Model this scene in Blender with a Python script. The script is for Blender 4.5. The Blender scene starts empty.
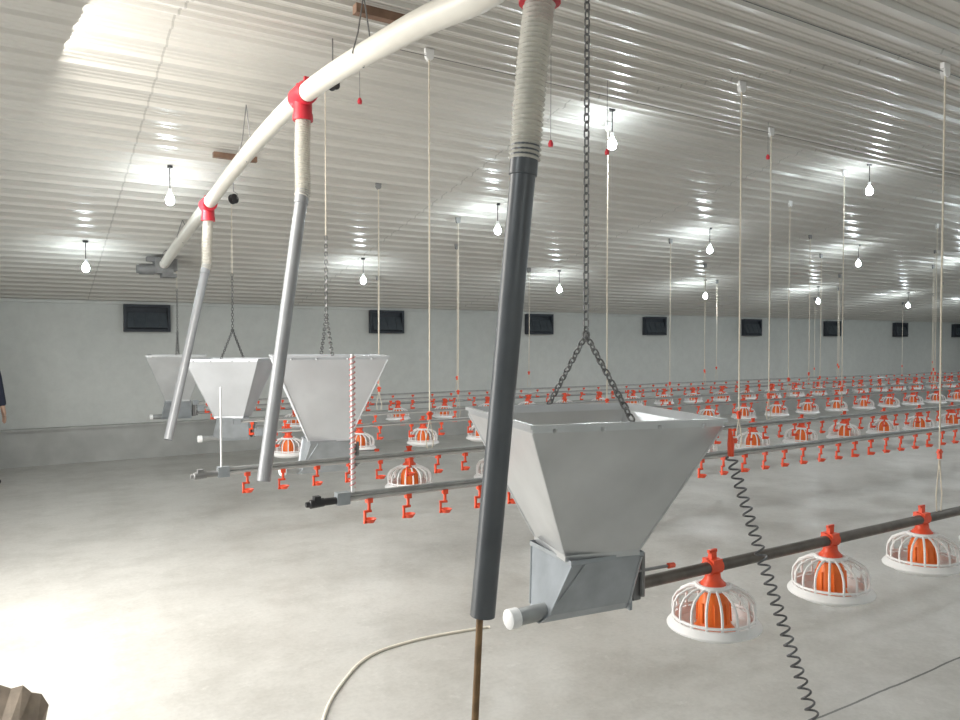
import bpy, bmesh, math, random
from mathutils import Vector, Matrix
random.seed(4)
sc = bpy.context.scene
H = 1.7            # eye height
COL = sc.collection

# ------------------------------------------------------------------ materials
def new_mat(name):
    m = bpy.data.materials.new(name); m.use_nodes = True
    nt = m.node_tree; b = nt.nodes['Principled BSDF']
    return m, nt, b
def simple(name, col, rough=0.5, metal=0.0, var=0.08, scale=12.0, bump=0.0, trans=0.0, spec=None):
    m, nt, b = new_mat(name)
    n = nt.nodes.new('ShaderNodeTexNoise'); n.inputs['Scale'].default_value = scale; n.inputs['Detail'].default_value = 4
    tc = nt.nodes.new('ShaderNodeTexCoord'); nt.links.new(tc.outputs['Object'], n.inputs['Vector'])
    r = nt.nodes.new('ShaderNodeValToRGB')
    r.color_ramp.elements[0].position = .3; r.color_ramp.elements[1].position = .7
    r.color_ramp.elements[0].color = (*[c*(1-var) for c in col], 1)
    r.color_ramp.elements[1].color = (*[min(1, c*(1+var)) for c in col], 1)
    nt.links.new(n.outputs['Fac'], r.inputs['Fac']); nt.links.new(r.outputs['Color'], b.inputs['Base Color'])
    b.inputs['Roughness'].default_value = rough; b.inputs['Metallic'].default_value = metal
    if trans: b.inputs['Transmission Weight'].default_value = trans
    if bump:
        bp = nt.nodes.new('ShaderNodeBump'); bp.inputs['Strength'].default_value = bump
        nt.links.new(n.outputs['Fac'], bp.inputs['Height']); nt.links.new(bp.outputs['Normal'], b.inputs['Normal'])
    return m
M = {}
M['steel'] = simple('galvanised_sheet', (.64,.655,.67), .28, .6, .10, 4)
M['steel_film'] = simple('white_film_sheet', (.62,.64,.67), .38, .35, .07, 4)
M['boot'] = simple('boot_steel', (.38,.41,.44), .34, .5, .15, 9)
M['darkpipe'] = simple('dark_feed_pipe', (.13,.115,.10), .45, .4, .2, 14)
M['galvpipe'] = simple('galv_pipe', (.34,.35,.35), .4, .4, .12, 14)
M['waterpipe'] = simple('grey_water_pipe', (.50,.50,.49), .45, 0, .08, 14)
M['white'] = simple('white_plastic', (.88,.88,.88), .4, 0, .03)
M['cream'] = simple('cream_pvc', (.74,.71,.64), .4, 0, .04, 6)
M['creamhose'] = simple('cream_hose', (.80,.77,.70), .25, 0, .06, 30, 0, .3)
M['greypvc'] = simple('dark_grey_pvc', (.10,.108,.118), .35, 0, .12, 6)
M['greypvc2'] = simple('light_grey_pvc', (.30,.31,.325), .30, .1, .12, 6)
M['red'] = simple('red_plastic', (.85,.095,.035), .4, 0, .08)
M['tee'] = simple('crimson_plastic', (.60,.03,.05), .4, 0, .08)
M['orange'] = simple('orange_plastic', (1.0,.20,.03), .4, 0, .06)
M['black'] = simple('black_rubber', (.025,.025,.028), .45, 0, .1)
M['coilgrey'] = simple('dark_grey_coil', (.13,.13,.135), .35, .5, .1)
M['pink'] = simple('pink_spiral', (.70,.30,.30), .5, 0, .1)
M['rope'] = simple('cord', (.66,.60,.50), .8, 0, .1, 80)
M['chain'] = simple('chain_steel', (.20,.20,.20), .4, .8, .2, 40)
M['wood'] = simple('wood', (.20,.12,.08), .7, 0, .25, 15, .2)
M['stick'] = simple('brown_stick', (.22,.13,.06), .6, 0, .3, 20)
M['card'] = simple('cardboard', (.20,.165,.13), .85, 0, .25, 14, .2)
M['hosew'] = simple('white_hose', (.88,.83,.72), .5, 0, .04)
M['inletframe'] = simple('inlet_dark', (.035,.042,.055), .5, 0, .15)
M['inletflap'] = simple('inlet_flap', (.07,.085,.10), .5, 0, .15)
M['motor'] = simple('motor_grey', (.25,.25,.25), .5, .4, .15)
M['skin'] = simple('skin', (.50,.32,.24), .6, 0, .05)
M['hair'] = simple('hair', (.02,.018,.016), .6, 0, .1)
M['navy'] = simple('navy_cloth', (.025,.03,.055), .85, 0, .2)
M['trouser'] = simple('grey_cloth', (.30,.30,.29), .85, 0, .15)

m, nt, b = new_mat('bulb_glow')
b.inputs['Base Color'].default_value = (1,1,1,1)
b.inputs['Emission Color'].default_value = (.85,.96,1,1); b.inputs['Emission Strength'].default_value = 160
M['bulb'] = m

# floor
m, nt, b = new_mat('concrete_floor')
tc = nt.nodes.new('ShaderNodeTexCoord')
def noise(scale, detail=5, rough=.55):
    n = nt.nodes.new('ShaderNodeTexNoise'); n.inputs['Scale'].default_value = scale
    n.inputs['Detail'].default_value = detail; n.inputs['Roughness'].default_value = rough
    nt.links.new(tc.outputs['Object'], n.inputs['Vector']); return n
def ramp(src, p0, c0, p1, c1):
    r = nt.nodes.new('ShaderNodeValToRGB'); e = r.color_ramp.elements
    e[0].position = p0; e[0].color = (*c0,1); e[1].position = p1; e[1].color = (*c1,1)
    nt.links.new(src, r.inputs['Fac']); return r
def mix(a, bb, fac, mode='MIX'):
    x = nt.nodes.new('ShaderNodeMixRGB'); x.blend_type = mode
    nt.links.new(a, x.inputs['Color1']); nt.links.new(bb, x.inputs['Color2'])
    if isinstance(fac, (int,float)): x.inputs['Fac'].default_value = fac
    else: nt.links.new(fac, x.inputs['Fac'])
    return x
def math_n(op, a, v=None):
    x = nt.nodes.new('ShaderNodeMath'); x.operation = op
    if isinstance(a, (int,float)): x.inputs[0].default_value = a
    else: nt.links.new(a, x.inputs[0])
    if v is not None:
        if isinstance(v, (int,float)): x.inputs[1].default_value = v
        else: nt.links.new(v, x.inputs[1])
    return x.outputs[0]
r1 = ramp(noise(.45,6).outputs['Fac'], .35, (.55,.54,.51), .65, (.65,.64,.61))
r2 = ramp(noise(1.7,9,.75).outputs['Fac'], .36, (.70,.69,.67), .56, (1,1,1))
r3 = ramp(noise(40,3,.6).outputs['Fac'], .3, (.84,.84,.84), .6, (1,1,1))
r4 = ramp(noise(7,7,.8).outputs['Fac'], .58, (0,0,0), .68, (1,1,1))
c = mix(r1.outputs[0], r2.outputs[0], .6, 'MULTIPLY'); c = mix(c.outputs[0], r3.outputs[0], .5, 'MULTIPLY')
pale = nt.nodes.new('ShaderNodeRGB'); pale.outputs[0].default_value = (.71,.70,.67,1)
c = mix(c.outputs[0], pale.outputs[0], math_n('MULTIPLY', r4.outputs[0], .5))
sx = nt.nodes.new('ShaderNodeSeparateXYZ'); nt.links.new(tc.outputs['Object'], sx.inputs[0])
wob = math_n('MULTIPLY', math_n('SUBTRACT', noise(2.5,3).outputs['Fac'], .5), .03)
jy = math_n('ADD', sx.outputs['Y'], wob)
d1 = math_n('LESS_THAN', math_n('ABSOLUTE', math_n('SUBTRACT', jy, 2.05)), .006)
g = math_n('GREATER_THAN', sx.outputs['X'], 2.9)
dd = math_n('MULTIPLY', d1, g)
dark = nt.nodes.new('ShaderNodeRGB'); dark.outputs[0].default_value = (.12,.12,.11,1)
c = mix(c.outputs[0], dark.outputs[0], dd)
nt.links.new(c.outputs[0], b.inputs['Base Color'])
rr = ramp(noise(1.2,4).outputs['Fac'], .3, (.30,.30,.30), .7, (.52,.52,.52)); nt.links.new(rr.outputs[0], b.inputs['Roughness'])
bp = nt.nodes.new('ShaderNodeBump'); bp.inputs['Strength'].default_value = .08
nt.links.new(noise(30,4).outputs['Fac'], bp.inputs['Height']); nt.links.new(bp.outputs[0], b.inputs['Normal'])
M['floor'] = m

# wall
m, nt, b = new_mat('painted_wall')
tc = nt.nodes.new('ShaderNodeTexCoord')
r1 = ramp(noise(.6,5).outputs['Fac'], .3, (.62,.64,.62), .7, (.71,.725,.70))
r2 = ramp(noise(6,6,.7).outputs['Fac'], .3, (.88,.88,.88), .6, (1,1,1))
c = mix(r1.outputs[0], r2.outputs[0], .7, 'MULTIPLY')
nt.links.new(c.outputs[0], b.inputs['Base Color']); b.inputs['Roughness'].default_value = .5
M['wall'] = m
M['plinth'] = simple('plinth_cement', (.46,.465,.45), .8, 0, .12, 3)

# ceiling
m, nt, b = new_mat('ceiling_sheet')
tc = nt.nodes.new('ShaderNodeTexCoord')
r1 = ramp(noise(.5,5).outputs['Fac'], .3, (.58,.56,.52), .7, (.68,.66,.62))
sx = nt.nodes.new('ShaderNodeSeparateXYZ'); nt.links.new(tc.outputs['Object'], sx.inputs[0])
dd = math_n('LESS_THAN', math_n('MODULO', math_n('ADD', sx.outputs['X'], 41.2), 3.0), .014)
dark = nt.nodes.new('ShaderNodeRGB'); dark.outputs[0].default_value = (.25,.24,.22,1)
c = mix(r1.outputs[0], dark.outputs[0], math_n('MULTIPLY', dd, .4))
nt.links.new(c.outputs[0], b.inputs['Base Color']); b.inputs['Roughness'].default_value = .28; b.inputs['Metallic'].default_value = .0
b.inputs['Specular IOR Level'].default_value = .35
M['ceil'] = m

# ------------------------------------------------------------------ mesh helpers
def add_tube(bm, pts, r, seg=8, closed=False, caps=True):
    pts = [Vector(p) for p in pts]; n = len(pts)
    rad = r if isinstance(r, (list, tuple)) else [r]*n
    rings = []
    prev = None
    for i in range(n):
        if closed: d = pts[(i+1) % n]-pts[i-1]
        else: d = pts[min(i+1, n-1)]-pts[max(i-1, 0)]
        d.normalize()
        if prev is None:
            a = Vector((0,0,1)) if abs(d.z) < .9 else Vector((1,0,0))
            u = d.cross(a).normalized()
        else:
            u = (prev - d*prev.dot(d)).normalized()
        prev = u; v = d.cross(u)
        rings.append([bm.verts.new(pts[i]+(u*math.cos(2*math.pi*k/seg)+v*math.sin(2*math.pi*k/seg))*rad[i]) for k in range(seg)])
    m = n if closed else n-1
    for i in range(m):
        A, B = rings[i], rings[(i+1) % n]
        for k in range(seg):
            bm.faces.new((A[k], A[(k+1) % seg], B[(k+1) % seg], B[k]))
    if caps and not closed:
        bm.faces.new(rings[0][::-1]); bm.faces.new(rings[-1])
def add_box(bm, c, s, rot=None):
    mt = Matrix.Translation(Vector(c))
    if rot is not None: mt = mt @ rot.to_4x4()
    mt = mt @ Matrix.Diagonal((s[0], s[1], s[2], 1))
    bmesh.ops.create_cube(bm, size=1, matrix=mt)
def add_lathe(bm, prof, seg=20, o=(0,0,0), axis=None):
    o = Vector(o); q = Matrix.Identity(3)
    if axis is not None: q = Vector((0,0,1)).rotation_difference(Vector(axis)).to_matrix()
    rings = []
    for (r, z) in prof:
        if r < 1e-5: rings.append([bm.verts.new(o+q@Vector((0,0,z)))])
        else: rings.append([bm.verts.new(o+q@Vector((r*math.cos(2*math.pi*k/seg), r*math.sin(2*math.pi*k/seg), z))) for k in range(seg)])
    for A, B in zip(rings, rings[1:]):
        if len(A) == 1 and len(B) == 1: continue
        for k in range(seg):
            k2 = (k+1) % seg
            if len(A) == 1: bm.faces.new((A[0], B[k2], B[k]))
            elif len(B) == 1: bm.faces.new((A[k], A[k2], B[0]))
            else: bm.faces.new((A[k], A[k2], B[k2], B[k]))
def finish(bm, name, mat, smooth=True):
    bmesh.ops.recalc_face_normals(bm, faces=bm.faces)
    me = bpy.data.meshes.new(name); bm.to_mesh(me); bm.free()
    me.materials.append(M[mat])
    if smooth:
        for p in me.polygons: p.use_smooth = True
        try: me.set_sharp_from_angle(angle=math.radians(38))
        except Exception: pass
    return me
def obj(name, me, loc=(0,0,0), rz=0, parent=None):
    o = bpy.data.objects.new(name, me); COL.objects.link(o)
    o.location = loc; o.rotation_euler = (0,0,rz)
    if parent: o.parent = parent
    return o
def tag(o, label, cat, group=None):
    o['label'] = label; o['category'] = cat
    if group: o['group'] = group
    return o
def empty(name, loc, label, cat, group=None, rz=0):
    return tag(obj(name, None, loc, rz), label, cat, group)
def mk(name, mat, fn, smooth=True):
    bm = bmesh.new(); fn(bm); return finish(bm, name, mat, smooth)
def copy_thing(src, children, loc, rz=None):
    n = src.copy(); COL.objects.link(n); n.location = loc
    for ch in children:
        k = ch.copy(); k.parent = n; COL.objects.link(k)
    return n

RIDGE_Y, WALL_Y, NEAR_Y, X0, X1 = 4.8, 12.0, -2.4, -2.2, 30.0
def ceilz(y):
    return 2.29+.19*(12-y) if y > RIDGE_Y else 2.29+.19*7.2-.19*(RIDGE_Y-y)

# ------------------------------------------------------------------ shell
def f(bm): add_box(bm, ((X0+X1)/2, (WALL_Y+NEAR_Y)/2, -.05), (X1-X0+.4, WALL_Y-NEAR_Y+.4, .1))
o = obj('floor', mk('floor','floor',f,False)); o['kind'] = 'structure'
# ceiling: trapezoidal ribs running the length of the house
prof = []
y = NEAR_Y; P = .21
while y < WALL_Y-1e-6:
    for dy, dz in ((0,0),(.044,0),(.051,-.006),(.058,0),(.092,0),(.099,-.006),(.106,0),(.136,0),(.148,-.025),(.178,-.025),(.190,0)):
        yy = y+dy
        if yy < WALL_Y: prof.append((yy, ceilz(yy)+dz))
    y += P
prof.append((WALL_Y, ceilz(WALL_Y)))
bm = bmesh.new()
A = [bm.verts.new((X0, a, z)) for a, z in prof]; B = [bm.verts.new((X1, a, z)) for a, z in prof]
for i in range(len(prof)-1): bm.faces.new((A[i], A[i+1], B[i+1], B[i]))
T = [bm.verts.new((x, a, ceilz(a)+.1)) for x in (X0, X1) for a in (NEAR_Y, RIDGE_Y, WALL_Y)]
bm.faces.new((T[0],T[1],T[4],T[3])); bm.faces.new((T[1],T[2],T[5],T[4]))
me = bpy.data.meshes.new('ceiling'); bm.to_mesh(me); bm.free(); me.materials.append(M['ceil'])
o = obj('ceiling', me); o['kind'] = 'structure'
# walls
def f(bm): add_box(bm, ((X0+X1)/2, WALL_Y+.1, 1.2), (X1-X0+.4, .2, 2.4))
o = obj('wall_back', mk('wall_back','wall',f,False)); o['kind'] = 'structure'
def f(bm): add_box(bm, ((X0+X1)/2, NEAR_Y-.1, 1.2), (X1-X0+.4, .2, 2.4))
o = obj('wall_front', mk('wall_front','wall',f,False)); o['kind'] = 'structure'
def gable(bm, x0, x1, ya, yb, z0):
    ys = [ya]+([RIDGE_Y] if ya < RIDGE_Y < yb else [])+[yb]
    lo = [[bm.verts.new((x, yy, z0)) for yy in ys] for x in (x0, x1)]
    hi = [[bm.verts.new((x, yy, ceilz(yy)+.08)) for yy in ys] for x in (x0, x1)]
    n = len(ys)
    for i in range(n-1):
        for s in (0,1): bm.faces.new((lo[s][i], lo[s][i+1], hi[s][i+1], hi[s][i]))
        bm.faces.new((lo[0][i], lo[0][i+1], lo[1][i+1], lo[1][i])); bm.faces.new((hi[0][i], hi[0][i+1], hi[1][i+1], hi[1][i]))
    for i in (0, n-1): bm.faces.new((lo[0][i], lo[1][i], hi[1][i], hi[0][i]))
def f(bm): gable(bm, X1, X1+.2, NEAR_Y, WALL_Y, 0)
o = obj('wall_right', mk('wall_right','wall',f,False)); o['kind'] = 'structure'
D0, D1, DH = 2.2, 7.6, 2.5     # daylight doorway in the end wall
def f(bm):
    gable(bm, X0-.2, X0, NEAR_Y, D0, 0); gable(bm, X0-.2, X0, D1, WALL_Y, 0); gable(bm, X0-.2, X0, D0, D1, DH)
o = obj('wall_left', mk('wall_left','wall',f,False)); o['kind'] = 'structure'
def f(bm):
    add_box(bm, (X0-.1, D0+.03, DH/2), (.26,.06,DH)); add_box(bm, (X0-.1, D1-.03, DH/2), (.26,.06,DH)); add_box(bm, (X0-.1, (D0+D1)/2, DH-.03), (.26,D1-D0-.12,.06))
o = obj('trim_1', mk('door_frame','steel',f,False)); o['kind'] = 'structure'
def f(bm):
    add_box(bm, ((X0+X1)/2, WALL_Y-.06, .24), (X1-X0, .12, .48))
    add_box(bm, ((X0+X1)/2, WALL_Y-.075, .495), (X1-X0, .15, .03))
o = obj('baseboard_back', mk('baseboard_back','plinth',f,False)); o['kind'] = 'structure'
# eave trim
def f(bm): add_box(bm, ((X0+X1)/2, WALL_Y-.03, 2.27), (X1-X0, .06, .05))
o = obj('trim_2', mk('eave_trim','wall',f,False)); o['kind'] = 'structure'

# air inlets
def f_frame(bm):
    w, h = .63, .40
    for s in (-1,1):
        add_box(bm, (s*(w/2-.02), -.05, 0), (.04,.10,h)); add_box(bm, (0,-.05, s*(h/2-.02)), (w-.08,.10,.04))
    add_box(bm, (0,-.012,0), (w-.08,.02,h-.08))
fr = mk('inlet_frame','inletframe',f_frame,False)
def f_fl(bm):
    add_box(bm, (0,-.085,-.03), (.54,.012,.24), Matrix.Rotation(math.radians(-22),3,'X'))
    for k in (-1,0,1): add_box(bm, (k*.17,-.098,-.03), (.02,.014,.22), Matrix.Rotation(math.radians(-22),3,'X'))
fl = mk('inlet_flap','inletflap',f_fl,False)
for i, x in enumerate((1.58,5.42,8.69,11.8,15.0,18.2,21.4,24.6)):
    e = empty('window_%d' % (i+1), (x, WALL_Y, 2.05), 'dark grey plastic wall air inlet with a hinged flap', 'air inlet')
    del e['category']; e['kind'] = 'structure'
    obj('inlet_frame', fr, parent=e); obj('inlet_flap', fl, parent=e)

# ------------------------------------------------------------------ lamps
def f(bm):
    add_tube(bm, [(0,0,0),(0,0,-.21)], .005, 6); add_lathe(bm, [(0,0),(.03,0),(.025,-.02),(0,-.022)], 12)
cordm = mk('lamp_cord','black',f)
def f(bm): add_lathe(bm, [(0,-.20),(.015,-.20),(.017,-.24),(.0,-.243)], 12)
sockm = mk('lamp_socket','white',f)
def f(bm): add_lathe(bm, [(.012,-.241),(.020,-.256),(.034,-.278),(.038,-.300),(.030,-.328),(.014,-.342),(0,-.345)], 16)
bulbm = mk('bulb','bulb',f)
lamps = []
for y, xs in ((-.7,[1.0,4.4,7.8,11.2,14.6]), (1.7,[-.4,7.4,11.0]), (4.8,[4.24,7.95,11.6,15.3,19]), (7.0,[1.12+3.4*k for k in range(8)]), (9.25,[.61+3.25*k for k in range(8)])):  # first two rows hang out of view, added to fill in ambient light
    for x in xs: lamps.append((x,y))
for x, y in lamps:
    e = empty('hanging_lamp', (x, y, ceilz(y)-.005), 'small lit white bulb hanging on a short black ceiling cord', 'lamp', 'bulbs hanging from the ceiling')
    obj('lamp_cord', cordm, parent=e); obj('lamp_socket', sockm, parent=e); obj('bulb', bulbm, parent=e)
    L = bpy.data.lights.new('bulb_spot','SPOT'); L.energy = 15 if x < 3 else (17 if x < 9 else 19); L.color = (.97,.985,1); L.shadow_soft_size = .04
    L.spot_size = math.radians(170); L.spot_blend = .4
    lo = bpy.data.objects.new('bulb_spot', L); COL.objects.link(lo); lo.parent = e; lo.location = (0,0,-.37)
L = bpy.data.lights.new('daylight','AREA'); L.shape = 'RECTANGLE'; L.size = D1-D0-.2; L.size_y = 1.7; L.energy = 270; L.color = (1,.965,.90)
lo = bpy.data.objects.new('daylight', L); COL.objects.link(lo)
lo.rotation_euler = Vector((1,0,-.95)).to_track_quat('-Z','Z').to_euler()
lo.location = (X0+.75, (D0+D1)/2-.3, 1.75)

# ------------------------------------------------------------------ auger delivery pipe across the house
PX = 1.45
ctrl = [(1.18,-.6,2.2),(1.22,.6,2.54),(1.265,1.74,2.81),(1.345,2.17,2.875),(1.41,2.97,3.03),(PX,4.39,3.17),(PX,5.7,3.10),(PX,7.06,2.94),(PX,8.3,2.79),(PX,9.5,2.62)]
def cat(ctrl, n=6):
    out = []
    for i in range(len(ctrl)-1):
        p = [Vector(ctrl[max(0,i-1)]), Vector(ctrl[i]), Vector(ctrl[i+1]), Vector(ctrl[min(len(ctrl)-1,i+2)])]
        for k in range(n):
            t = k/n
            out.append(.5*((2*p[1])+(-p[0]+p[2])*t+(2*p[0]-5*p[1]+4*p[2]-p[3])*t*t+(-p[0]+3*p[1]-3*p[2]+p[3])*t**3))
    out.append(Vector(ctrl[-1])); return out
main_pts = cat(ctrl)
au = empty('auger_pipe', (PX, 4.4, 3.17), 'long cream feed pipe slung under the ceiling with red tees', 'feed pipe')
off = -Vector((PX,4.4,3.17))
def f(bm): add_tube(bm, [p+off for p in main_pts], .055, 20)
obj('pipe', mk('pipe','cream',f), parent=au)
tees = [(1.265,1.74,2.81), (PX,4.39,3.17), (PX,7.06,2.94)]
def f(bm):
    add_tube(bm, [(0,-.10,-.005),(0,-.08,0),(0,.08,0),(0,.10,-.005)], [.062,.068,.068,.062], 20)
    add_tube(bm, [(0,0,-.02),(0,0,-.10),(0,0,-.12),(0,0,-.15)], [.055,.055,.06,.06], 18)
    for s in (-1,1): add_box(bm, (0,s*.07,.07), (.03,.02,.04))
tm = mk('outlet_tee','tee',f)
for p in tees: obj('outlet_tee', tm, Vector(p)+off, parent=au)
def f(bm):
    add_box(bm, (0,.10,-.02), (.20,.22,.18)); add_tube(bm, [(-.1,.1,-.06),(-.26,.1,-.06)], .065, 16); add_box(bm, (-.12,.1,.06),(.12,.12,.05))
    add_tube(bm, [(-.26,.1,-.06),(-.29,.1,-.06)], .05, 16); add_box(bm, (.06,.1,-.13),(.16,.2,.04)); add_box(bm,(.12,.1,.0),(.06,.16,.14))
obj('drive_motor', mk('drive_motor','motor',f), Vector((PX,9.5,2.62))+off, parent=au)
for a in (.4,3.3,5.6,8.2,9.3):
    q = min(main_pts, key=lambda p: abs(p.y-a)); z = q.z; a = q.y
    def f(bm, a=a, z=z):
        for s in (-1,1): add_tube(bm, [(0,s*.012,-.057),(s*.058,0,0),(s*.03,0,.1),(0,0,max(.12,ceilz(a)-z-.02))], .004, 6)
    obj('hanger_strap', mk('hanger_strap','chain',f), Vector((q.x,a,z))+off, parent=au)
# timber blocks under the ceiling
def f(bm): add_box(bm, (0,0,0), (.36,.05,.045))
wb = mk('timber_block','wood',f,False)
for x, a in ((1.62,3.55),(1.57,6.55)):
    o = obj('timber_block', wb, (x,a,ceilz(a)-.055)); tag(o, 'short brown timber block fixed to the ceiling sheets', 'wood block', 'timber blocks on the ceiling')
# pulleys
def f(bm):
    add_lathe(bm, [(0,-.02),(.045,-.02),(.045,-.012),(.035,-.004),(.035,.004),(.045,.012),(.045,.02),(0,.02)], 18, axis=(.5,-.85,.1))
pw = mk('pulley_wheel','black',f)
for x, a, z in ((1.66,4.45,3.30),(1.66,7.0,3.0)):
    e = empty('pulley', (x,a,z), 'black grooved pulley wheel hung on a wire hook', 'pulley', 'pulleys near the feed pipe')
    obj('wheel', pw, parent=e)
    def f(bm, a=a, z=z): add_tube(bm, [(.03,-.015,0),(.03,-.015,.05),(0,0,.07),(0,0,ceilz(a)-z-.02)], .004, 6)
    obj('hook', mk('hook','chain',f), parent=e)

# drop tubes
def drop(top, joint, bot, r, mat, label):
    top, joint, bot = map(Vector, (top, joint, bot))
    e = empty('drop_tube', bot, label, 'feed tube', 'drop tubes from the feed pipe')
    axis = [top, top.lerp(joint,.5)+Vector((-.004,0,0)), joint, joint+(bot-joint).normalized()*.05]
    # ribs at an even 14 mm pitch along the hose
    coarse = cat(axis, 40); L_ = sum((coarse[i+1]-coarse[i]).length for i in range(len(coarse)-1))
    n = int(L_/.0035); pts = []; acc = 0; j = 0; seglen = (coarse[1]-coarse[0]).length
    for i in range(n+1):
        s = L_*i/n
        while j < len(coarse)-2 and acc+seglen < s:
            acc += seglen; j += 1; seglen = (coarse[j+1]-coarse[j]).length
        pts.append(coarse[j].lerp(coarse[j+1], min(1,(s-acc)/max(seglen,1e-6))))
    rad = [r*(1.06, 1.16, 1.28, 1.16)[i % 4] for i in range(len(pts))]
    def f(bm): add_tube(bm, [p-bot for p in pts], rad, 20)
    obj('flexible_hose', mk('flexible_hose','creamhose',f), parent=e)
    d = (bot-joint).normalized()
    def f(bm):
        a = joint-bot
        ps = [a, a+d*.09, a+d*.092, (0,0,0)]
        add_tube(bm, ps, [r*1.12,r*1.12,r,r], 24, caps=False)
        add_tube(bm, [a+d*.05,(0,0,0)], [r*.9,r*.9], 24, caps=False)
    obj('rigid_pipe', mk('rigid_pipe',mat,f), parent=e)
    return e
drop((1.265,1.74,2.665),(1.235,1.765,2.266),(1.13,1.83,.907), .0365, 'greypvc', 'dark grey drop tube with ribbed cream hose beside big hopper')
drop((PX,4.39,3.025),(1.43,4.34,2.60),(1.116,4.08,.94), .0365, 'greypvc2', 'light grey drop tube on a ribbed cream hose')
drop((PX,7.06,2.795),(1.42,6.99,2.39),(1.03,6.64,.888), .0365, 'greypvc2', 'light grey drop tube on a ribbed cream hose')
def f(bm): add_tube(bm, [(.045,.012,1.05),(.01,.004,.5),(0,0,0)], [.010,.011,.012], 10)
o = obj('wooden_stick', mk('wooden_stick','stick',f), (1.085,1.82,0)); tag(o, 'thin brown wooden stick propped inside the grey tube', 'stick')

# ------------------------------------------------------------------ chains
def add_chain(bm, p0, p1, L=.034, w=.010, r=.0032):
    p0, p1 = Vector(p0), Vector(p1); d = p1-p0; n = max(1, round(d.length/(L-2*r))); d.normalize()
    a = Vector((0,0,1)) if abs(d.z) < .9 else Vector((1,0,0)); u = d.cross(a).normalized(); v = d.cross(u)
    for i in range(n):
        c0 = p0+(p1-p0)*((i+.5)/n); s = u if i % 2 else v
        pts = []
        for k in range(10):
            t = 2*math.pi*k/10
            ca, sa = math.cos(t), math.sin(t)
            pts.append(c0+s*(w*sa)+d*(ca*w+math.copysign(L/2-w, ca)))
        add_tube(bm, pts, r, 5, closed=True)

# ------------------------------------------------------------------ hoppers
def funnel(bm, ht, half=.335, th=.14):
    z0 = .165; zt = ht; t = .004; lip = .010
    def ring(h, z): return [bm.verts.new((sx*h, sy*h, z)) for sx, sy in ((-1,-1),(1,-1),(1,1),(-1,1))]
    R = [ring(th,z0), ring(th,z0+.02), ring(half,zt-.025), ring(half,zt), ring(half+lip,zt), ring(half+lip,zt-.012), ring(half-.0,zt-.012)]
    I = [ring(half-t,zt+.0005), ring(half-t,zt-.028), ring(th-t,z0+.02), ring(th-t,z0)]
    def loft(A,B):
        for k in range(4): bm.faces.new((A[k],A[(k+1)%4],B[(k+1)%4],B[k]))
    for a, b2 in zip(R[:4],R[1:4]): loft(a,b2)
    loft(R[3],R[4]); loft(R[4],R[5]); loft(R[5],R[6]); loft(I[0],I[1]); loft(I[1],I[2]); loft(I[2],I[3]); loft(R[3],I[0])
    for sx, sy in ((-1,-1),(1,-1),(1,1),(-1,1)):
        add_tube(bm, [(sx*th,sy*th,z0+.02),(sx*half,sy*half,zt-.025)], .004, 6)
    for sy in (-1,1):
        for k in (-.26,-.1,.1,.26): add_lathe(bm, [(0,.008),(.008,.004),(.009,0)], 8, (k,sy*(half+.0),zt-.02), (0,sy,0))
def boot(bm):
    def R(pts): return [bm.verts.new(p) for p in pts]
    lip = R(((-.147,-.145,.172),(.147,-.145,.172),(.147,.145,.172),(-.147,.145,.172)))
    top = R(((-.147,-.145,.156),(.147,-.145,.156),(.147,.145,.156),(-.147,.145,.156)))
    t2 = R(((-.141,-.139,.154),(.141,-.139,.154),(.141,.139,.154),(-.141,.139,.154)))
    mid = R(((-.185,-.068,-.03),(.142,-.068,-.03),(.142,.068,-.03),(-.185,.068,-.03)))
    bot = R(((-.215,-.045,-.060),(.142,-.045,-.060),(.142,.045,-.060),(-.215,.045,-.060)))
    for A,B in ((lip,top),(top,t2),(t2,mid),(mid,bot)):
        for k in range(4): bm.faces.new((A[k],A[(k+1)%4],B[(k+1)%4],B[k]))
    bm.faces.new(bot)
    for s in (-1,1):   # folded seam strips
        add_tube(bm, [(-.141,s*.140,.154),(-.185,s*.069,-.03)], .0045, 6); add_tube(bm, [(.141,s*.140,.154),(.142,s*.069,-.03)], .0045, 6)
        add_tube(bm, [(-.09,s*.141,.154),(-.185,s*.071,-.02)], .003, 5)
    add_box(bm, (.148,0,.02), (.012,.14,.16))
def stub(bm):
    add_tube(bm, [(-.30,0,-.03),(-.10,0,-.03)], .029, 16)
def cap(bm): add_tube(bm, [(-.335,0,-.03),(-.33,0,-.03),(-.295,0,-.03)], [.027,.034,.034], 16)
def gate(bm):
    add_box(bm, (.18,-.045,.03), (.035,.06,.13)); add_box(bm, (.19,-.04,.105), (.06,.02,.03)); add_box(bm, (.175,.03,.0), (.03,.04,.08))
    add_tube(bm, [(.17,-.085,.075),(.33,-.085,.07)], .006, 6); add_tube(bm, [(.195,-.085,-.02),(.195,-.085,.14)], .010, 8)
    add_tube(bm, [(.155,0,0),(.235,0,0)], .034, 16); add_box(bm, (.225,-.04,0), (.02,.03,.03))
def knob(bm): add_tube(bm, [(.32,-.085,.070),(.325,-.085,.070),(.355,-.085,.069)], [.007,.011,.010], 8)
bootm = mk('boot','boot',boot,False); stubm = mk('end_tube','galvpipe',stub); capm = mk('end_cap','white',cap)
gatem = mk('slide_gate','motor',gate); knobm = mk('gate_knob','red',knob)
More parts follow.
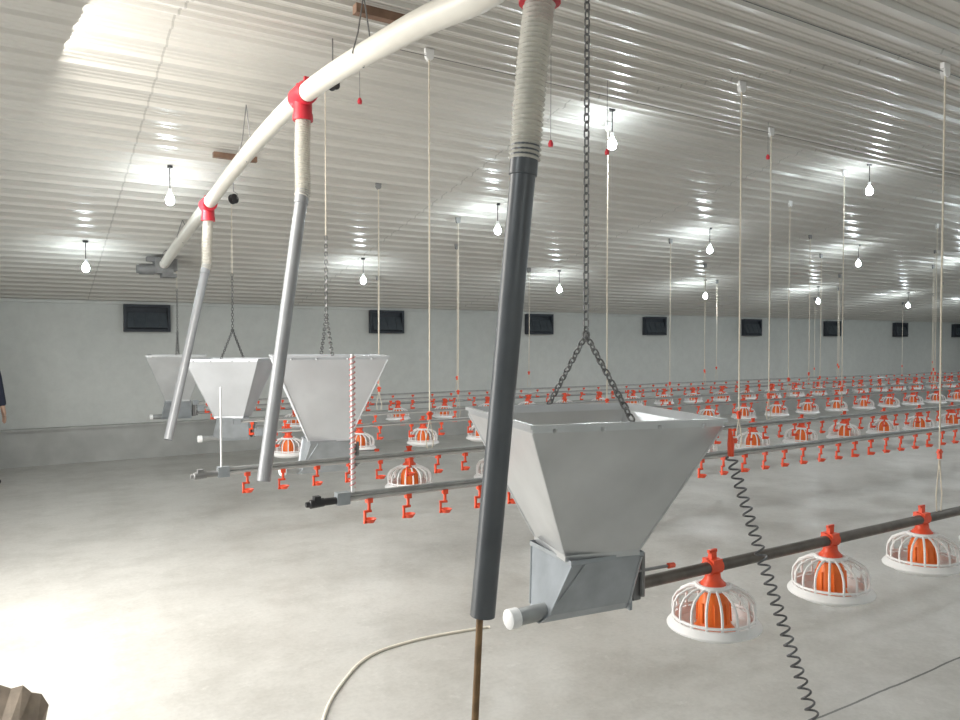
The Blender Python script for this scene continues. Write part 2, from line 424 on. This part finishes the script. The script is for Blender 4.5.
def hopper(x, y, zp, ht, rot, mat, label, half=.335):
    e = empty('feed_hopper', (x,y,zp), label, 'feed hopper', 'hoppers over the feed lines')
    fo = obj('funnel', mk('funnel',mat,lambda bm: funnel(bm, ht, half),False), rz=rot, parent=e)
    obj('boot', bootm, rz=rot*.5, parent=e); obj('end_tube', stubm, parent=e); obj('end_cap', capm, parent=e)
    g = obj('slide_gate', gatem, parent=e); obj('gate_knob', knobm, parent=g)
    apex = Vector((0,0,ht+.275)); zc = ceilz(y)-zp-.025
    c, s = math.cos(rot), math.sin(rot)
    def rimp(v): return Vector((-s*v, c*v, ht+.004))
    def f(bm):
        add_chain(bm, apex, rimp(half)); add_chain(bm, apex, rimp(-half))
        top = min(zc, apex.z+1.6) if y < 3 else min(zc, apex.z+.55)
        add_chain(bm, (0,0,top), apex)
        add_tube(bm, [apex+Vector((.014*math.cos(t),0,.014*math.sin(t))) for t in [k*math.pi/5 for k in range(10)]], .004, 5, closed=True)
    ch = obj('lifting_chain', mk('lifting_chain','chain',f), (x,y,zp))
    tag(ch, 'steel lifting chain splitting into two slings holding a hopper', 'chain', 'hopper lifting chains')
    if y > 3:
        def f(bm): add_tube(bm, [(0,0,apex.z+.55),(0,0,zc)], .004, 6)
        r = obj('lifting_cable', mk('lifting_cable','rope',f), (x,y,zp)); tag(r, 'thin pale cable from the ceiling to a hopper chain', 'cable', 'hopper cables')
FEED = {2.05:.80, 5.0:.86, 7.5:.80, 10.0:.80}
hopper(1.71,2.07,.80,.65, math.radians(-14),'steel','large bare galvanised steel feed hopper hanging beside a grey tube')
hopper(1.81,5.0,.86,.75, math.radians(-14),'steel_film','pale white-grey sheet steel feed hopper hung on chains', .365)
hopper(1.76,7.5,.80,.74, math.radians(-31),'steel_film','pale sheet steel feed hopper turned square to the room')
hopper(1.67,10.0,.80,.74, math.radians(-12),'steel','grey sheet steel feed hopper near the long wall')

# ------------------------------------------------------------------ feed pipes
XEND = {2.05:6.0, 5.0:12.0, 7.5:17.0, 10.0:22.5}
for y, z in FEED.items():
    xs = {2.05:1.71,5.0:1.81,7.5:1.76,10.0:1.67}[y]+.155
    def f(bm): add_tube(bm, [(0,0,0),(XEND[y]-xs,0,0)], .023 if y < 3 else .019, 16)
    o = obj('feed_line_pipe', mk('feed_line_pipe','darkpipe' if y < 3 else 'galvpipe',f), (xs,y,z))
    tag(o, 'dark steel feed line pipe carrying pan feeders' if y < 3 else 'galvanised steel feed line pipe carrying pan feeders', 'pipe', 'feed line pipes')

# pan feeder master
def f(bm): add_lathe(bm, [(.148,.018),(.170,.020),(.183,.025),(.185,.032),(.175,.044),(.163,.055),(.153,.055),(.155,.045),(.148,.018)], 36)
rim = mk('pan_rim','white',f)
def f(bm): add_lathe(bm, [(0,0),(.10,0),(.135,.002),(.154,.021),(.148,.028),(.11,.008),(0,.014)], 36)
dish = mk('pan_dish','white',f)
def f(bm):
    for k in range(17):
        t = 2*math.pi*k/17; c, s = math.cos(t), math.sin(t)
        add_tube(bm, [(r*c,r*s,z) for r,z in ((.157,.052),(.160,.090),(.156,.122),(.138,.150),(.100,.172),(.050,.184))], .0056, 6)
    for r, z, w in ((.159,.066,.006),(.060,.184,.011)):
        add_tube(bm, [(r*math.cos(2*math.pi*k/32), r*math.sin(2*math.pi*k/32), z) for k in range(32)], w, 6, closed=True)
grill = mk('grill','white',f)
def f(bm):
    add_lathe(bm, [(.085,.012),(.070,.03),(.064,.05),(.061,.125),(.052,.150),(.038,.184),(0,.185)], 20)
    for k in range(8):
        t = 2*math.pi*k/8; c, s = math.cos(t), math.sin(t)
        add_tube(bm, [(.066*c,.066*s,.045),(.063*c,.063*s,.125)], .004, 5)
cone = mk('feed_cone','orange',f)
def f(bm):
    add_lathe(bm, [(.0,.182),(.050,.188),(.048,.198),(.040,.206),(.032,.217),(.030,.24),(0,.241)], 18)
    add_tube(bm, [(-.034,0,.262),(.034,0,.262)], .031, 14)
    add_box(bm, (0,0,.30), (.03,.018,.05)); add_box(bm, (0,0,.325), (.045,.012,.012)); add_box(bm, (0,.02,.285),(.05,.02,.02)); add_box(bm, (0,-.02,.285),(.05,.02,.02))
clamp = mk('hanger_clamp','red',f)
master = None; kids = []
for y, z in FEED.items():
    x = {2.05:2.36, 5.0:2.45, 7.5:2.30, 10.0:2.4}[y]
    while x < XEND[y]-.2:
        loc = (x,y,z-.262)
        if master is None:
            master = empty('pan_feeder', loc, 'white caged pan feeder with orange cone under the feed pipe', 'poultry feeder', 'pan feeders on the feed lines')
            kids = [obj(n, mm, parent=master) for n, mm in (('pan_rim',rim),('pan_dish',dish),('grill',grill),('feed_cone',cone),('hanger_clamp',clamp))]
            n = master
        else:
            n = copy_thing(master, kids, loc)
        n.rotation_euler = (random.uniform(-.03,.03), random.uniform(-.03,.03), 0)
        x += .772

# ------------------------------------------------------------------ drinker lines
def f(bm):
    add_box(bm, (0,0,-.016), (.026,.028,.022)); add_tube(bm, [(0,0,-.02),(0,0,-.066)], .0075, 8)
    add_box(bm, (-.008,0,-.066), (.040,.009,.011)); add_box(bm, (-.022,0,-.090), (.009,.011,.052))
    add_lathe(bm, [(0,-.122),(.018,-.120),(.030,-.102),(.026,-.102),(.016,-.113),(0,-.115)], 12, (.006,0,0))
    add_box(bm, (-.012,0,-.116), (.032,.011,.009))
nip = mk('nipple_cup','red',f)
DRINK = {3.2:(1.20,7.6), 4.2:(.90,10.0), 5.9:(1.55,13.2), 6.8:(1.6,15.0), 8.4:(1.6,18.5), 9.2:(1.7,20.0)}
ZD = .985
for y, (xa, xb) in DRINK.items():
    e = empty('drinker_line', (xa,y,ZD), 'nipple drinker line with grey pipe and red drip cups', 'drinker line', 'drinker lines')
    fr_ = .85 if y < 5 else .6
    def f(bm): add_tube(bm, [(0,0,0),(xb-xa,0,0)], .012*fr_, 10)
    obj('water_pipe', mk('water_pipe','waterpipe',f), parent=e)
    def f(bm): add_tube(bm, [(.02,0,.025*fr_),(xb-xa,0,.025*fr_)], .013*fr_, 8)
    obj('support_rail', mk('support_rail','galvpipe',f), parent=e)
    if y < 5:
        def f(bm):
            add_tube(bm, [(-.14,0,-.004),(-.125,0,-.004),(-.12,0,-.004),(-.06,0,0),(-.055,0,0),(.0,0,0)], [.012,.014,.02,.02,.017,.017], 12)
            add_box(bm, (-.09,0,.02), (.03,.03,.02))
        obj('end_valve', mk('end_valve','black' if y < 4 else 'motor',f), parent=e)
    def f(bm): add_box(bm, (.03,0,.008), (.06,.045,.055))
    obj('end_bracket', mk('end_bracket','boot',f,False), parent=e)
    k = 0; x = .16
    step = .2 if y < 5 else .30
    while x < xb-xa-.05 and k < 98:
        obj('nipple_cup', nip, (x,0,0), random.uniform(-.25,.25), parent=e); x += step; k += 1
    hh = {3.2:.66,4.2:.47}.get(y)
    if hh:
        xo = .08 if y < 4 else .02; rr_ = .009 if y < 4 else .005
        def f(bm): add_tube(bm, [(xo,0,.03),(xo,0,hh)], rr_, 8)
        br = obj('breather_tube', mk('breather_tube','white',f), parent=e)
        if y < 4:
            def f(bm):
                pt = .026
                n = int(hh/pt)*10; R_ = .0125
                add_tube(bm, [(xo+R_*math.cos(2*math.pi*i/10), R_*math.sin(2*math.pi*i/10), .05+(hh-.06)*i/n) for i in range(n+1)], .0028, 5)
            obj('breather_spiral', mk('breather_spiral','pink',f), parent=br)

# ------------------------------------------------------------------ suspension cords
def cord(x, y, zl, adj, kind):
    top = ceilz(y)
    e = empty('suspension_cord', (x,y,zl), 'pale suspension cord from a ceiling pulley to the %s line' % kind, 'cord', 'suspension cords for the %s lines' % kind)
    sp = .30 if kind == 'feed' else .2
    wob = [random.uniform(-.012,.012) for _ in range(2)]
    def f(bm):
        add_tube(bm, [(0,0,sp),(wob[0]*.5,wob[1]*.5,(top-zl)*.5),(0,0,top-zl-.06)], .0048, 6)
        for s in (-1,1): add_tube(bm, [(0,0,sp),(s*.028,0,sp*.35),(s*.02,0,.02),(s*.012,0,-.024 if kind=='feed' else .012)], .0035, 5)
    obj('cord', mk('cord','rope',f), parent=e)
    def f(bm):
        add_box(bm, (0,0,sp+.02), (.022,.014,.05)); add_tube(bm, [(-.02,0,sp+.03),(.02,0,sp+.03)], .008, 6)
    obj('adjuster', mk('adjuster','red',f), parent=e)
    def f(bm):
        add_lathe(bm, [(0,-.012),(.028,-.012),(.02,0),(.028,.012),(0,.012)], 12, (0,0,top-zl-.055), (0,1,0)); add_box(bm, (0,0,top-zl-.025), (.06,.02,.03)); add_box(bm,(.0,.014,top-zl-.05),(.018,.004,.07))
    obj('ceiling_pulley', mk('ceiling_pulley','white' if y < 6 else 'motor',f), parent=e)
S = {2.05:[4.05], 5.0:[4.37,7.8,11.2], 7.5:[4.3,7.7,11.1,14.5], 10.0:[4.4,11.2,14.6,18.0]}
for y, xs in S.items():
    for x in xs: cord(x, y, FEED[y], 1, 'feed')
S = {3.2:[3.9], 4.2:[2.2,5.5,8.9], 5.9:[8.1,11.5], 6.8:[3.0,9.8,13.2], 8.4:[4.8,9.4,13.0,16.6], 9.2:[6.5,10.6,14.2,17.8]}
for y, xs in S.items():
    for x in xs: cord(x, y, ZD+.03, 1, 'drinker')
# winch wires running along under the ceiling
for y in (2.05,4.2):
    z = ceilz(y)-.055
    def f(bm): add_tube(bm, [(0,0,0),(20,0,0)], .0022, 5)
    o = obj('winch_wire', mk('winch_wire','chain',f), (1.9,y,z)); tag(o, 'thin steel winch wire strung along under the ceiling', 'wire', 'winch wires under the ceiling')
# little red plugs on strings
for x, y, L in ((2.05,2.95,.95),(1.9,4.6,.35),(2.7,3.6,.55),(3.4,3.9,.5),(5.2,4.0,.3)):
    e = empty('hanging_plug', (x,y,ceilz(y)-L), 'small red plastic plug dangling on a thin string', 'plug', 'red plugs on strings')
    obj('plug', mk('plug','tee',lambda bm: add_lathe(bm,[(0,-.02),(.014,-.018),(.016,0),(.008,.02),(0,.022)],10)), parent=e)
    obj('string', mk('string','chain',lambda bm: add_tube(bm,[(0,0,.01),(0,0,L-.02)],.002,5)), parent=e)

# ------------------------------------------------------------------ coiled cable
def helix(p0, p1, r, pitch, wr):
    p0, p1 = Vector(p0), Vector(p1); d = p1-p0; n = int(d.length/pitch)*12
    dn = d.normalized(); u = dn.cross(Vector((0,0,1))).normalized(); v = dn.cross(u)
    out = []
    for i in range(n+1):
        f_ = i/n; sag = math.sin(math.pi*f_)*-.02
        out.append(p0+d*f_+Vector((sag,0,0))+(u*math.cos(2*math.pi*i/12)+v*math.sin(2*math.pi*i/12))*r)
    return out
e = empty('coiled_cable', (2.03,1.12,.02), 'dark grey coiled electrical cable hanging from hopper rim to floor', 'coiled cable')
o0 = -Vector((2.03,1.12,.02))
p0 = Vector((1.955,1.635,1.33)); p1 = Vector((2.03,1.12,.025))
obj('coil', mk('coil','coilgrey',lambda bm: add_tube(bm,[p+o0 for p in helix(p0,p1,.016,.030,.004)],.0034,6)), parent=e)
obj('plug_end', mk('plug_end','red',lambda bm: (add_tube(bm,[p0+o0+Vector((-.005,0,.09)),p0+o0+Vector((0,0,.04)),p0+o0],[.005,.011,.010],8), add_box(bm, p0+o0+Vector((.008,0,.05)),(.024,.016,.016)))), parent=e)

# ------------------------------------------------------------------ floor hose, cardboard
pts = cat([(2.35,3.72,.008),(2.29,3.74,.008),(1.906,3.78,.008),(1.586,3.72,.008),(1.345,3.50,.008),(1.147,3.22,.008),(1.0,2.85,.008),(.9,2.3,.008)],8)
o = obj('floor_hose', mk('floor_hose','hosew',lambda bm: add_tube(bm,pts,.008,10))); tag(o, 'thin cream hose snaking over the concrete floor', 'hose')
def f(bm):
    # upright torn board with a ragged, sloping top edge and one folded flap
    top = [(-.24,.15),(-.20,.20),(-.16,.22),(-.12,.215),(-.09,.235),(-.05,.215),(-.01,.19),(.03,.195),(.06,.16),(.10,.15),(.13,.10)]
    lo = [bm.verts.new((a,.03*math.sin(a*14),0)) for a,h in top]; hi = [bm.verts.new((a,.03*math.sin(a*14)+.05,h)) for a,h in top]
    for i in range(len(top)-1): bm.faces.new((lo[i],lo[i+1],hi[i+1],hi[i]))
    fl_ = [bm.verts.new((a+.03,-.09,h*.55)) for a,h in top[5:9]]
    for i in range(3): bm.faces.new((hi[5+i],hi[6+i],fl_[i+1],fl_[i]))
me = mk('cardboard_scrap','card',f,False)
o = obj('cardboard_scrap', me, (-.07,3.76,.003), -.5); tag(o, 'torn scrap of brown cardboard on the floor', 'cardboard')
md = o.modifiers.new('s','SOLIDIFY'); md.thickness = .005; md.offset = 0

# ------------------------------------------------------------------ worker standing by the long wall
def skin(name, mat, verts, edges, parent, root=0):
    me = bpy.data.meshes.new(name); me.from_pydata([v[:3] for v in verts], edges, []); me.materials.append(M[mat])
    o = obj(name, me, parent=parent)
    md = o.modifiers.new('skin','SKIN'); md.use_smooth_shade = True
    if not me.skin_vertices:
        bpy.context.view_layer.update()
    if me.skin_vertices:
        for i, v in enumerate(verts):
            sv = me.skin_vertices[0].data[i]; sv.radius = (v[3], v[4] if len(v) > 4 else v[3]); sv.use_root = (i == root)
    s = o.modifiers.new('sub','SUBSURF'); s.levels = 1; s.render_levels = 1
    return o
pe = empty('person', (-.44,10.62,0), 'person in a dark navy jacket and grey trousers standing', 'person', rz=math.radians(-148))
V = [(0,0,.95,.12,.10),(0,0,1.12,.125,.095),(0,0,1.32,.14,.10),(0,0,1.45,.06,.06),(0,.01,1.53,.052,.052),(0,.02,1.60,.075,.085),(0,.015,1.69,.075,.09)]
E = [(0,1),(1,2),(2,3),(3,4),(4,5),(5,6)]
for s in (-1,1):
    b0 = len(V)
    V += [(s*.17,0,1.41,.055),(s*.23,-.01,1.14,.043),(s*.25,.05,.90,.028),(s*.25,.07,.83,.030,.018)]
    E += [(2,b0),(b0,b0+1),(b0+1,b0+2),(b0+2,b0+3)]
    for j, (dy, ln) in enumerate(((-.026,.065),(-.009,.08),(.009,.085),(.026,.075))):
        c0 = len(V); V += [(s*.25,.075+dy,.80,.009),(s*.245,.085+dy,.80-ln*.6,.008),(s*.235,.09+dy,.80-ln,.007)]
        E += [(b0+3,c0),(c0,c0+1),(c0+1,c0+2)]
    c0 = len(V); V += [(s*.235,.11,.84,.010),(s*.228,.125,.80,.009)]; E += [(b0+3,c0),(c0,c0+1)]
    l0 = len(V)
    V += [(s*.09,0,.86,.085),(s*.10,.01,.50,.058),(s*.10,-.02,.10,.040),(s*.115,.11,.04,.035)]
    E += [(0,l0),(l0,l0+1),(l0+1,l0+2),(l0+2,l0+3)]
body = skin('body','skin',V,E,pe)
J = [(0,0,.90,.15,.125),(0,0,1.12,.15,.12),(0,0,1.32,.165,.12),(0,0,1.46,.075,.075)]
JE = [(0,1),(1,2),(2,3)]
for s in (-1,1):
    b0 = len(J); J += [(s*.175,0,1.415,.072),(s*.235,-.01,1.14,.060),(s*.252,.045,.91,.047)]; JE += [(2,b0),(b0,b0+1),(b0+1,b0+2)]
skin('jacket','navy',J,JE,pe)
T_ = [(0,0,.93,.13,.11)]; TE = []
for s in (-1,1):
    b0 = len(T_); T_ += [(s*.095,0,.84,.10),(s*.10,.01,.50,.078),(s*.10,-.015,.12,.062)]; TE += [(0,b0),(b0,b0+1),(b0+1,b0+2)]
skin('trousers','trouser',T_,TE,pe)
def f(bm):
    for s in (-1,1):
        add_tube(bm, [(s*.105,-.075,.045),(s*.105,-.06,.05),(s*.108,.0,.06),(s*.112,.08,.045),(s*.118,.16,.035),(s*.12,.175,.03)], [.02,.042,.05,.042,.035,.02], 10)
obj('shoes', mk('shoes','black',f), parent=pe)
def f(bm):
    bmesh.ops.create_icosphere(bm, subdivisions=3, radius=.1, matrix=Matrix.Translation((0,-.005,1.70)) @ Matrix.Diagonal((.95,1.1,.85,1)))
    for v in list(bm.verts):
        if v.co.z < 1.68 and v.co.y > .02: v.co.y = .02
        if v.co.z < 1.63: v.co.z = 1.63
obj('hair', mk('hair','hair',f), parent=pe)
def f(bm):
    for s in (-1,1): add_lathe(bm, [(0,0),(.009,.004),(.0,.012)], 8, (s*.03,.098,1.645), (0,1,0))
obj('eyes', mk('eyes','black',f), parent=pe)
def f(bm):
    add_tube(bm, [(0,.095,1.65),(0,.118,1.61),(0,.10,1.60)], [.006,.012,.010], 8); add_tube(bm, [(-.022,.094,1.57),(0,.102,1.57),(.022,.094,1.57)], .005, 6)
    for s in (-1,1): add_lathe(bm, [(0,.0),(.02,.004),(.024,.012),(0,.014)], 10, (s*.078,.01,1.63), (s,0,0))
obj('face', mk('face','skin',f), parent=pe)

# ------------------------------------------------------------------ world + camera
w = bpy.data.worlds.new('World'); sc.world = w; w.use_nodes = True
bg = w.node_tree.nodes['Background']; bg.inputs['Color'].default_value = (.8,.9,1,1); bg.inputs['Strength'].default_value = .8
cam = bpy.data.cameras.new('Camera'); co = bpy.data.objects.new('Camera', cam); COL.objects.link(co)
cam.sensor_width = 36; cam.lens = 28.05; cam.clip_start = .05
co.location = (0,0,H)
pitch = math.atan(18/748)
dv = Vector((.5225*math.cos(pitch), .8526*math.cos(pitch), -math.sin(pitch)))
co.rotation_euler = dv.to_track_quat('-Z','Y').to_euler()
sc.camera = co
sc.view_settings.view_transform = 'Standard'
